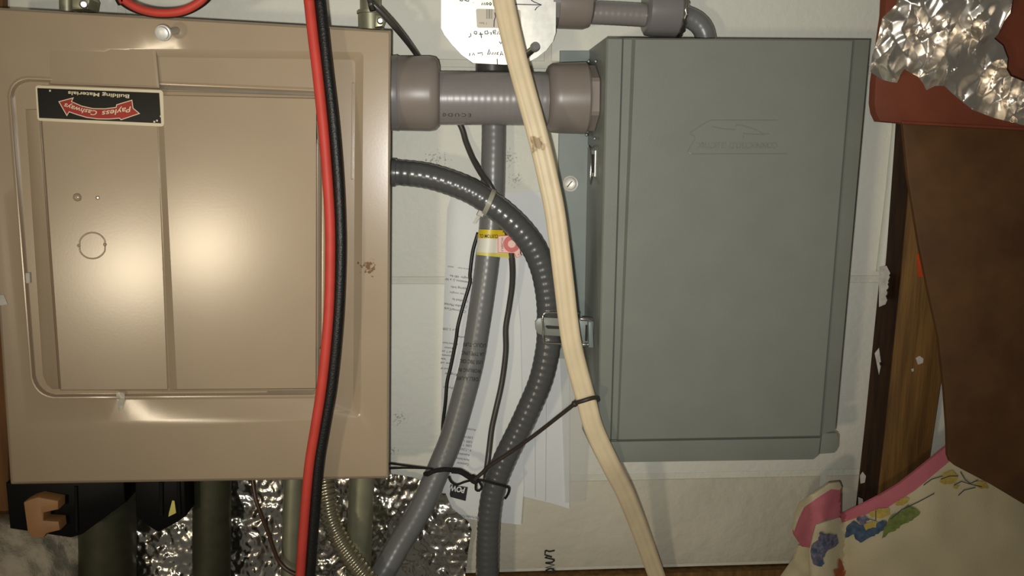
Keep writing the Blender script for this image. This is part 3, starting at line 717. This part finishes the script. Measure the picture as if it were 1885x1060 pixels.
# clear cable tie around the dark conduit
zt = thing('cable_tie', 'clear nylon cable tie around the dark arched conduit', 'cable tie', W(895, 372, 0.05))
c0 = W(899, 372, 0.054); s0 = (W(909, 346, 0.054)-W(887, 396, 0.054)); hl = s0.length/2*0.97; s0.normalize()
tz = W(940, 395, 0.054)-W(860, 350, 0.054); tz.normalize()
zp = []
for i in range(25):
    a = math.pi*i/24*1.5-math.pi*0.75
    zp.append(c0+s0*math.sin(a)*0.0127*1.05+Vector((0, -1, 0))*math.cos(a)*0.0127*1.05)
V = []; Fc = []
for i, p in enumerate(zp): V += [p-tz*0.0022, p+tz*0.0022]
for i in range(24): Fc.append((2*i, 2*i+1, 2*i+3, 2*i+2))
obj('strap', (V, Fc), 'ziptie', zt, True)
obj('tie_head', prism([(882, 386), (893, 390), (889, 400), (877, 396)], 0.060, 0.052, 0.0006), 'ziptie', zt)
obj('tie_tail', prism([(879, 396), (885, 398), (875, 413), (870, 411)], 0.055, 0.0535), 'ziptie', zt)

# yellow and white tag round the grey conduit
tg = thing('warning_tag', 'yellow and white label wrapped on the grey conduit with a red sticker', 'label', W(905, 470, 0.02))
def td(off):
    def f(u, v):
        c, d = vcent(v); x = (u-c)/23.0
        if x < 0.55: return d+0.0128*math.sqrt(max(0.0, 1-max(-0.995, x)**2))+off
        e = d+0.0128*math.sqrt(1-0.55**2); return e-(x-0.55)*0.004+off
    return f
def strip(P, off):
    (a, b), (c, e) = P   # top line a->b, bottom line c->e
    V = []; Fc = []; n = 26
    for j in range(3):
        for i in range(n+1):
            t = i/n; s = j/2
            u = (a[0]+(b[0]-a[0])*t)*(1-s)+(c[0]+(e[0]-c[0])*t)*s; v = (a[1]+(b[1]-a[1])*t)*(1-s)+(c[1]+(e[1]-c[1])*t)*s
            V.append(W(u, v, td(off)(u, v)))
    for j in range(2):
        for i in range(n): Fc.append((j*(n+1)+i, j*(n+1)+i+1, (j+1)*(n+1)+i+1, (j+1)*(n+1)+i))
    return V, Fc
obj('yellow_band', strip((((881, 422), (958, 425)), ((879, 438), (955, 441))), 0.0006), 'yellow', tg, True)
obj('white_band', strip((((879, 438), (955, 441)), ((877, 464), (950, 467))), 0.0006), 'whitelabel', tg, True)
obj('yellow_band', strip((((877, 464), (950, 467)), ((877, 469), (947, 476))), 0.0006), 'yellow2', tg, True)
obj('printed_text', join(text('CUSTOM CL', 917, 432, 6.0, 181, 0, dfun=td(0.0009), width=34, bold=0.02), text('3/4', 939, 424, 5, 183, 0, dfun=td(0.0009), width=13)), 'ink', tg)
st_ = obj('red_sticker', prism([(916.5, 434), (958, 432), (958, 468), (961, 470), (951, 475), (946, 466), (916.5, 465)], 0.0352, 0.0345), 'redlabel', tg, label='pink and red round-dial sticker')
obj('sticker_face', prism([(917.5, 435), (957, 433), (957, 467), (959, 470), (951.5, 474), (947, 465), (917.5, 464)], 0.0355, 0.0350), 'pinklabel', st_)
def disc(u, v, r, d1, d0, sx=1.0): return prism([(u+r*sx*math.cos(2*math.pi*i/28), v+r*math.sin(2*math.pi*i/28)) for i in range(28)], d1, d0)
obj('red_disc', disc(942, 449, 15.5, 0.0358, 0.0354), 'redlabel', st_)
obj('pink_disc', disc(942, 449, 7, 0.0361, 0.0357), 'pinklabel', st_)
obj('printed_text', join(text('WC24BPLY', 922.5, 437, 4.0, 90, 0.0358, width=26), text('V C', 955, 471, 3.5, -50, 0.0361, width=9)), 'ink', st_)

# ------------------------------------------------------------------ papers behind the conduits
def curl(u, v):
    x = max(0.0, (846-u+(v-365)*-0.018)/30.0); return 0.0045+0.010*x*x
pa = thing('spec_sheet', 'white printed sheet with a black logo, curled at one edge', 'paper', W(890, 960, 0.0))
poly = [(830, 362), (900, 357), (935, 356), (958, 600), (964, 900), (959, 966), (890, 958), (817, 950), (815, 900), (811, 800), (814, 640), (820, 480), (823, 385)]
obj('sheet', sheet(poly, 14, curl, 0.2), 'paper', pa, True)
pd = lambda u, v: curl(u, v)+0.0005
lines = [('Power source on transfer switch', 884, 497, 4.5, 188, 60, 'greyink'), ('Weight: 180 lbs', 868, 511, 5, 188, 40, 'ink'), ('Dimensions (L x W', 870, 519, 5.5, 189, 50, 'ink'), ('Shipping Info', 866, 531, 5, 188, 36, 'ink'),
         ('Gross weight', 862, 541, 4.5, 188, 34, 'greyink'), ('Certified by', 862, 553, 5, 188, 30, 'ink'), ('Canadian Market', 860, 563, 5.5, 188, 42, 'ink'), ('California/Carb', 858, 572, 5.5, 190, 40, 'ink'),
         ('120V 5-20R', 846, 606, 5.5, 186, 30, 'greyink'), ('Outlets', 862, 620, 5, 186, 24, 'ink'), ('Run time hours', 843, 632, 4.5, 186, 28, 'ink'), ('Motor', 838, 640, 4.5, 186, 20, 'ink'), ('Fuel Type', 836, 647, 4.5, 186, 22, 'ink'),
         ('Automatic', 835, 654, 4.5, 186, 22, 'ink'), ('Fuel tank', 834, 661, 4.5, 186, 22, 'ink'), ('Low oil', 834, 668, 4.5, 186, 22, 'ink'), ('Brand of', 830, 678, 4.5, 186, 18, 'ink'), ('Engine', 842, 688, 5, 186, 22, 'ink'), ('Power', 834, 712, 5, 184, 18, 'ink')]
for s, u, v, h, a, wd, m in lines: obj('printed_line', text(s, u, v, h*0.8, a, 0, dfun=pd, width=wd), m, pa)
for s, u, v, wd in (('Accessories', 876, 790, 22), ('5,000 W', 871, 804, 17), ('5,000  L', 870, 812, 17), ('5,000  T', 869, 819, 17), ('9 - 7,250', 868, 827, 20), ('Assembled', 865, 836, 22), ('Home backup', 864, 845, 24), ('Contractor', 863, 853, 22), ('Features', 863, 868, 22)):
    obj('printed_line', text(s, u, v, 4.2, 188, 0, dfun=pd, width=wd), 'ink', pa)
obj('printed_line', text('PM7500 Portable Portable Generator', 890, 952, 5.0, 187, 0, dfun=lambda u, v: 0.0051, width=70), 'greyink', pa)
lgm = obj('logo_block', prism([(818, 898), (822, 890), (840, 894), (861, 897), (857, 922), (838, 917), (820, 912), (816, 906)], 0.0056, 0.0045), 'ink', pa, label='black logo block')
obj('logo_lettering', text('POWER', 857, 898, 10, 191, 0.0062, width=42, bold=0.03, shear=0.1), 'paper', pa)
pb = obj('paper_sheet', sheet([(926, 354), (1040, 352), (1048, 600), (1048, 936), (1015, 926), (965, 914), (930, 905)], 20, lambda u, v: 0.0022+0.0008*nz(u, v, 60)), 'paper2', None, True)
tag(pb, 'blank white sheet behind the printed sheet, under the cream cable', 'paper')
obj('fold_line', strokes([[(985, 700), (985, 915)], [(1006, 690), (1004, 922)]], 1.2, 0.0036), 'fold', pb)
ps = obj('plastic_sleeve', sheet([(1030, 640), (1088, 640), (1086, 780), (1077, 924), (1040, 926)], 16, lambda u, v: 0.0045+0.001*nz(u, v, 40, 3)), 'sleeve', None, True)
tag(ps, 'translucent plastic sleeve edge beside the blank sheet', 'plastic sleeve')

# ------------------------------------------------------------------ string and twist tie
sg = thing('black_string', 'black string knotted around the two flexible conduits', 'string', W(871, 880, 0.05))
def line(path, r, mat, par, nm='strand'): return obj(nm, tube(path, r, 8, 3), mat, par, True)
line([(700, 851, 0.046), (717, 853, 0.046), (750, 857, 0.046), (790, 862, 0.048), (815, 864, 0.040)], 2.0, 'string', sg)
line([(700, 863, 0.046), (717, 862, 0.046), (750, 861, 0.046), (790, 862, 0.046), (810, 863, 0.040)], 2.0, 'string', sg)
line([(783, 872, 0.044), (788, 872, 0.052), (799, 867, 0.056), (819, 864, 0.056), (841, 867, 0.050), (858, 874, 0.046), (871, 880, 0.046)], 4.6, 'string', sg)
line([(832, 866, 0.052), (848, 868, 0.050), (860, 875, 0.048), (873, 883, 0.048)], 5.6, 'string', sg, 'wrap')
line([(871, 883, 0.048), (855, 887, 0.047), (840, 892, 0.046), (830, 886, 0.046), (826, 877, 0.046)], 2.2, 'string', sg)
line([(871, 882, 0.048), (888, 884, 0.050), (911, 890, 0.054), (934, 896, 0.046), (937, 902, 0.036), (934, 911, 0.03), (929, 918, 0.03)], 2.4, 'string', sg)
line([(875, 884, 0.050), (876, 893, 0.051), (876, 901, 0.052), (882, 903, 0.052), (887, 896, 0.052), (882, 886, 0.051)], 2.4, 'string', sg, 'loop')
obj('knot', lathe((864, 876, 0.046), (880, 888, 0.050), [(0, 3), (0.2, 7), (0.5, 8), (0.8, 7), (1, 3)], 12), 'string', sg, True)
tt = thing('twist_tie', 'dark brown tie slung from the cream cable to the string knot', 'tie', W(980, 800, 0.07))
line([(872, 884, 0.050), (889, 869, 0.054), (900, 858, 0.057), (940, 832, 0.068), (985, 800, 0.085), (1030, 765, 0.105), (1058, 743, 0.120)], 3.8, 'tie', tt, 'tail')
line([(1056, 744, 0.112), (1058, 742, 0.122), (1072, 738, 0.1275), (1088, 733, 0.1275), (1098, 732, 0.122), (1101, 736, 0.112)], 4.2, 'tie', tt, 'wrap')
obj('knot', lathe((1053, 746, 0.121), (1063, 740, 0.123), [(0, 2.5), (0.3, 6), (0.7, 6), (1, 2.5)], 12), 'tie', tt, True)

# ------------------------------------------------------------------ spare breakers lying on top of the panel
b1 = thing('circuit_breaker', 'larger black circuit breaker with a tan toggle against the panel edge', 'circuit breaker', W(110, 893, 0.05), 'spare breakers')
obj('body', prism([(10, 889), (228, 885), (231, 925), (205, 944), (150, 984), (130, 990), (18, 973)], 0.088, 0.057, 0.0012), 'breaker', b1, True, 30)
obj('toggle', prism([(43, 925), (55, 919), (70, 915), (107, 922), (107, 938), (80, 944), (80, 958), (108, 960), (110, 976), (85, 982), (80, 990), (60, 990), (50, 977)], 0.102, 0.086, 0.0012), 'tanplastic', b1, True, 30)
obj('ridge', prism([(136, 895), (142, 895), (144, 980), (138, 980)], 0.0895, 0.088, 0.0005), 'breaker', b1)
b2 = thing('circuit_breaker', 'smaller black circuit breaker with a yellowed label against the panel edge', 'circuit breaker', W(295, 890, 0.05), 'spare breakers')
obj('body', prism([(248, 884), (340, 882), (342, 950), (325, 962), (291, 980), (275, 970), (250, 951)], 0.085, 0.045, 0.0012), 'breaker', b2, True, 30)
obj('paper_label', prism([(317, 921), (321, 922), (324, 944), (310, 951), (311, 944)], 0.0855, 0.0845), 'yellow2', b2)
obj('rib', prism([(292, 888), (300, 888), (300, 950), (292, 950)], 0.0868, 0.085, 0.0006), 'breaker', b2)
obj('rib', prism([(325, 886), (331, 886), (333, 948), (327, 952)], 0.0868, 0.085, 0.0006), 'breaker', b2)

# ------------------------------------------------------------------ foil bubble insulation
def bub(u, v):
    # staggered bubbles under slack foil, crossed by creases
    s = 15.0; rr = int(v//(s*0.87)); x = (u+(s/2 if rr % 2 else 0)) % s-s/2; y = (v % (s*0.87))-s*0.435
    h = max(0.0, 1-(x*x+y*y)/(s*0.47)**2)**0.5
    cr = abs(nz(u, v, 26, 1.5))+0.5*abs(nz(u, v, 11, 4.5))
    big = nz(u, v*0.6, 90, 8)
    return 0.012+0.0017*h*(0.6+0.6*nz(u, v, 30, 6))+0.0046*cr+0.004*big
fo = obj('foil_insulation', sheet([(40, 860), (716, 862), (720, 872), (760, 879), (796, 893), (812, 908), (820, 908), (832, 936), (862, 960), (868, 975), (862, 1010), (856, 1062), (852, 1110), (40, 1110)], 4.0, bub, 0.3), 'foil', None, True)
tag(fo, 'silver bubble-foil insulation sheet behind the steel tubes', 'insulation')
def flf(u, v):
    x = (u+20)/175.0; y = (1070-v)/115.0
    return 0.03+0.05*max(0.0, 1-max(0, x-0.35)**2*2.2)*max(0.05, 1-y*y*0.9)+0.006*nz(u, v, 34)+0.0015*nz(u, v, 8, 2)
fz = obj('insulation_tuft', sheet([(-60, 958), (0, 962), (40, 972), (100, 984), (146, 990), (150, 1020), (154, 1062), (150, 1110), (-60, 1110)], 5, flf, 0.3, 0.02), 'fluff', None, True)
tag(fz, 'pale fluffy insulation tuft beside the larger breaker', 'insulation')
ob = obj('timber_board', prism([(-300, -60), (4, -60), (6, 300), (12, 600), (16, 900), (16, 1110), (-300, 1110)], 0.010, 0.0, 0.001), 'woodlite', None)
tag(ob, 'orange-brown timber edge beside the tan panel, at the left picture edge', 'timber')

# ------------------------------------------------------------------ timber strip, board, box, foil and fabric at the far side
ws = thing('timber_post', 'rough brown timber strip with paint smears fixed to the wall', 'timber', W(1650, 900, 0.0))
obj('post', prism([(1690, 150), (1790, 150), (1735, 688), (1711, 850), (1696, 960), (1690, 1000), (1606, 1000), (1629, 800), (1660, 500)], 0.042, 0.0, 0.0012), 'wood', ws, True, 30)
obj('paint_mark', prism([(1688, 468), (1696, 462), (1704, 490), (1704, 512), (1690, 508)], 0.0428, 0.0415), 'orange', ws, label='orange paint mark')
obj('paint_mark', prism([(1686, 659), (1693, 655), (1700, 660), (1699, 668), (1690, 671)], 0.0427, 0.0415), 'whitepaint', ws, label='white paint spot')
obj('paint_mark', prism([(1678, 679), (1682, 678), (1682, 683), (1679, 684)], 0.0427, 0.0415), 'whitepaint', ws)
EDGE = [(1690, 150), (1660, 500), (1629, 800), (1606, 1000)]
def edge_x(z):
    P = [W(u, v, 0.042) for u, v in EDGE]
    for p, q in zip(P, P[1:]):
        if p.z <= z <= q.z or q is P[-1]: return p.x+(q.x-p.x)*(z-p.z)/(q.z-p.z)
def side_d(u, v):
    # depth at which pixel (u, v) meets the strip's side face, a hair proud of it
    lo, hi = 0.001, 0.042
    for _ in range(24):
        m = (lo+hi)/2; p = W(u, v, m)
        if p.x > edge_x(p.z)+0.0006: lo = m
        else: hi = m
    return lo
M['shade_wood'] = pm('shadow-dark timber edge', (66, 42, 22), 0.7, rgb2=(40, 25, 13), vscale=30, vmap=(4, 4, 0.8), spec=0.2)  # dark brown that paints shade onto the strip's side face
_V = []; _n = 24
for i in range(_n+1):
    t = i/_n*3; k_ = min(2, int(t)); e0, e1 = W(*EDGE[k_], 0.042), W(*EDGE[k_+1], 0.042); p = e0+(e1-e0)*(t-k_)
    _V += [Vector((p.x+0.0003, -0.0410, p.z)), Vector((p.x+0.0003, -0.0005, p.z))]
obj('shadow_edge', (_V, [(2*i, 2*i+1, 2*i+3, 2*i+2) for i in range(_n)]), 'shade_wood', ws)  # thin dark sheet painting in the shadow gap beside the strip
def smear(P): return sheet(P, 4, side_d, 0.2)
for P in ([(1618, 492), (1632, 489), (1640, 505), (1652, 503), (1656, 530), (1652, 556), (1644, 552), (1646, 535), (1638, 540), (1630, 560), (1618, 565)],
          [(1610, 650), (1618, 640), (1622, 670), (1618, 690)], [(1583, 875), (1588, 868), (1594, 876), (1592, 888), (1584, 890)], [(1580, 915), (1588, 918), (1589, 926), (1580, 930)]):
    obj('paint_smear', smear(P), 'whitepaint', ws)
# painted fillet between wall and strip
obj('paint_fillet', tube([(1658, 200, 0.004), (1650, 270, 0.004), (1642, 350, 0.004), (1630, 450, 0.004), (1624, 500, 0.004)], 11, 14, 6), 'block', ws, True)

bd = obj('brown_board', prism([(1655, 190), (1662, 228), (1672, 327), (1693, 455), (1712, 548), (1728, 620), (1739, 720), (1744, 790), (1745, 838), (1749, 849), (1760, 858), (1825, 892), (1900, 937), (2100, 1040), (2100, 190)], 0.135, 0.131, 0.001), 'board', None, True, 30)
tag(bd, 'large dark brown board leaning at the edge of the view', 'board')
rb = thing('cardboard_flap', 'reddish-brown cardboard flap under crumpled foil', 'cardboard', W(1750, 120, 0.13))
obj('panel', prism([(1634, -60), (1630, 26), (1612, 150), (1610, 189), (1613, 208), (1620, 223), (1664, 227), (1885, 238), (2100, 248), (2100, -60)], 0.165, 0.155, 0.001), 'redbrown', rb, True, 30)
obj('folded_rim', prism([(1661, 222), (1885, 234), (2100, 244), (2100, 250), (1885, 240), (1661, 228)], 0.1665, 0.16, 0.0008), 'redbrown', rb)
fpoly = [(1662, -40), (1650, 8), (1624, 33), (1616, 70), (1605, 104), (1602, 132), (1622, 146), (1640, 151), (1652, 152), (1658, 138), (1665, 127), (1678, 135), (1690, 141), (1700, 155), (1705, 166), (1722, 158), (1738, 158), (1760, 178), (1790, 202), (1830, 217), (1890, 232), (2100, 260), (2100, 200), (1940, 172), (1885, 150), (1860, 140), (1853, 128), (1855, 108), (1846, 84), (1830, 71), (1838, 62), (1848, 40), (1860, 24), (1864, 0), (1864, -40)]
def hsh(i, j, k): return random.Random(i*7349+j*9151+k*131).uniform(-1, 1)
def facet(x, y, k):
    # linear interpolation of random heights on a triangular lattice: flat facets with creases
    sk = (x+y)*0.366; i, j = math.floor(x+sk), math.floor(y+sk); fx, fy = x+sk-i, y+sk-j
    if fx > fy: return (1-fx)*hsh(i, j, k)+(fx-fy)*hsh(i+1, j, k)+fy*hsh(i+1, j+1, k)
    return (1-fy)*hsh(i, j, k)+(fy-fx)*hsh(i, j+1, k)+fx*hsh(i+1, j+1, k)
def crum(u, v):
    a = math.radians(118); x = u*math.cos(a)+v*math.sin(a); y = -u*math.sin(a)+v*math.cos(a)
    wx, wy = nz(u, v, 60, 2)*18, nz(u, v, 60, 5)*18
    return 0.186+(u-1600)*0.00011+0.0115*facet((x+wx)/84, (y+wy)/38, 1)+0.0048*facet((x-wy)/38, (y+wx)/21, 2)
mf = obj('crumpled_foil', sheet(fpoly, 3.0, crum, 0.2), 'mylar', None, True, 40)
tag(mf, 'crumpled shiny foil lying over the reddish-brown cardboard flap', 'foil')

# cloth with pink trim
def cl(u, v):
    x = u-1556
    h = 0.060+0.030*(1-math.exp(-max(0, x)/60.0))+0.006*nz(u, v, 70, 3)+0.004*math.sin((u*0.6+v)/38.0)*math.exp(-max(0, x-20)/150)
    if x < 0: h = 0.060+0.022*math.sin(min(1, -x/45.0)*math.pi/2)+0.003*nz(u, v, 25, 3)-max(0, -x-60)*0.0009
    return h
ct = thing('floral_cloth', 'cream floral cotton cloth with a pink border', 'cloth', W(1700, 1060, 0.04))
main = [(1552, 958), (1634, 931), (1685, 898), (1746, 846), (1850, 760), (2100, 700), (2100, 1130), (1500, 1130), (1490, 1040), (1489, 1010), (1502, 966), (1546, 952)]
obj('cloth', sheet(main, 9, cl, 0.25, 0.003), 'fabric', ct, True, 60)
obj('pink_border', sheet([(1548, 948), (1585, 930), (1622, 911), (1655, 891), (1685, 868), (1742, 822), (1850, 735), (1856, 764), (1748, 849), (1685, 902), (1634, 934), (1590, 948), (1550, 962)], 7, lambda u, v: cl(u, v)+0.0015, 0.25, 0.003), 'pink', ct, True, 60)
obj('folded_corner', sheet([(1526, 892), (1545, 889), (1549, 897), (1548, 952), (1520, 956), (1500, 966), (1490, 1008), (1476, 1006), (1462, 985), (1460, 972), (1468, 940), (1476, 930)], 6, lambda u, v: cl(u, v)+0.002+0.003*nz(u, v, 20, 9), 0.25, 0.003), 'pink', ct, True, 60)
obj('hem', sheet([(1472, 928), (1500, 908), (1526, 890), (1546, 887), (1550, 897), (1546, 902), (1530, 900), (1505, 916), (1480, 934), (1470, 955), (1462, 978), (1459, 972), (1465, 945)], 5, lambda u, v: cl(u, v)+0.0035+0.003*nz(u, v, 20, 9), 0.25, 0.003), 'fabric', ct, True, 60)
obj('under_fold', sheet([(1470, 1004), (1490, 1006), (1497, 1060), (1500, 1130), (1400, 1130), (1440, 1060), (1462, 1030)], 7, lambda u, v: 0.035+0.004*nz(u, v, 25, 5), 0.25, 0.003), 'fabric', ct, True, 60)
def blot(c, r, n=14, j=0.35, sx=1.0, seed=0):
    rnd = random.Random(seed); return [(c[0]+r*sx*math.cos(2*math.pi*i/n)*(1+rnd.uniform(-j, j)), c[1]+r*math.sin(2*math.pi*i/n)*(1+rnd.uniform(-j, j))) for i in range(n)]
def prints(polys, mat, off=0.0022):
    for p in polys:
        q = []
        for i in range(len(p)):
            a, b = p[i], p[(i+1) % len(p)]; n = max(1, int(math.hypot(b[0]-a[0], b[1]-a[1])/4))
            for k in range(n): q.append((a[0]+(b[0]-a[0])*k/n+random.uniform(-1.3, 1.3), a[1]+(b[1]-a[1])*k/n+random.uniform(-1.3, 1.3)))
        obj('floral_print', sheet(q, 5, lambda u, v: cl(u, v)+off, 0.2), mat, ct, True)
prints([[(1558, 968), (1572, 958), (1584, 966), (1605, 968), (1625, 957), (1634, 960), (1628, 975), (1605, 988), (1584, 998), (1574, 992), (1572, 982), (1556, 990)]], 'p_blue')
prints([blot((1588, 957), 9, seed=2)], 'p_violet', 0.0026)
prints([[(1598, 944), (1618, 936), (1636, 936), (1638, 948), (1622, 954), (1604, 952)], [(1590, 966), (1605, 960), (1616, 960), (1612, 970), (1594, 975)], [(1650, 922), (1668, 914), (1674, 920), (1662, 930), (1648, 930)],
        [(1736, 872), (1752, 866), (1764, 874), (1760, 888), (1740, 892), (1730, 886)], [(1752, 896), (1768, 892), (1762, 901)], [(1796, 884), (1812, 886), (1820, 898), (1802, 900)]], 'p_yellow', 0.003)
prints([[(1640, 950), (1660, 940), (1672, 930), (1690, 938), (1694, 944), (1680, 958), (1662, 966), (1648, 976), (1632, 984), (1622, 993), (1626, 974), (1634, 960)]], 'p_green', 0.0026)
prints([[(1510, 978), (1522, 982), (1540, 984), (1545, 1000), (1540, 1006), (1524, 1012), (1515, 1028), (1510, 1044), (1498, 1040), (1492, 1020), (1494, 1004), (1506, 994)], blot((1506, 1030), 8, seed=5), blot((1530, 996), 9, seed=8)], 'p_violet', 0.0026)
prints([blot((1512, 1036), 5, seed=6), blot((1518, 1000), 5, seed=9), blot((1500, 1014), 4, seed=10)], 'p_blue', 0.003)
prints([[(1545, 1026), (1550, 1034), (1556, 1052), (1548, 1058), (1544, 1044)], [(1534, 1048), (1548, 1046), (1556, 1056), (1552, 1075), (1540, 1070)]], 'p_red', 0.0026)
obj('printed_stems', strokes([[(1640, 955), (1660, 938), (1690, 924), (1720, 908)], [(1700, 893), (1715, 882), (1735, 876)], [(1756, 893), (1770, 886), (1790, 892), (1808, 896)], [(1768, 868), (1776, 882), (1786, 890), (1800, 884)], [(1764, 912), (1775, 902), (1796, 897)], [(1732, 882), (1748, 876), (1764, 876)], [(1612, 940), (1612, 958), (1598, 955)]], 1.8, 0, dfun=lambda u, v: cl(u, v)+0.0034), 'p_line', ct)
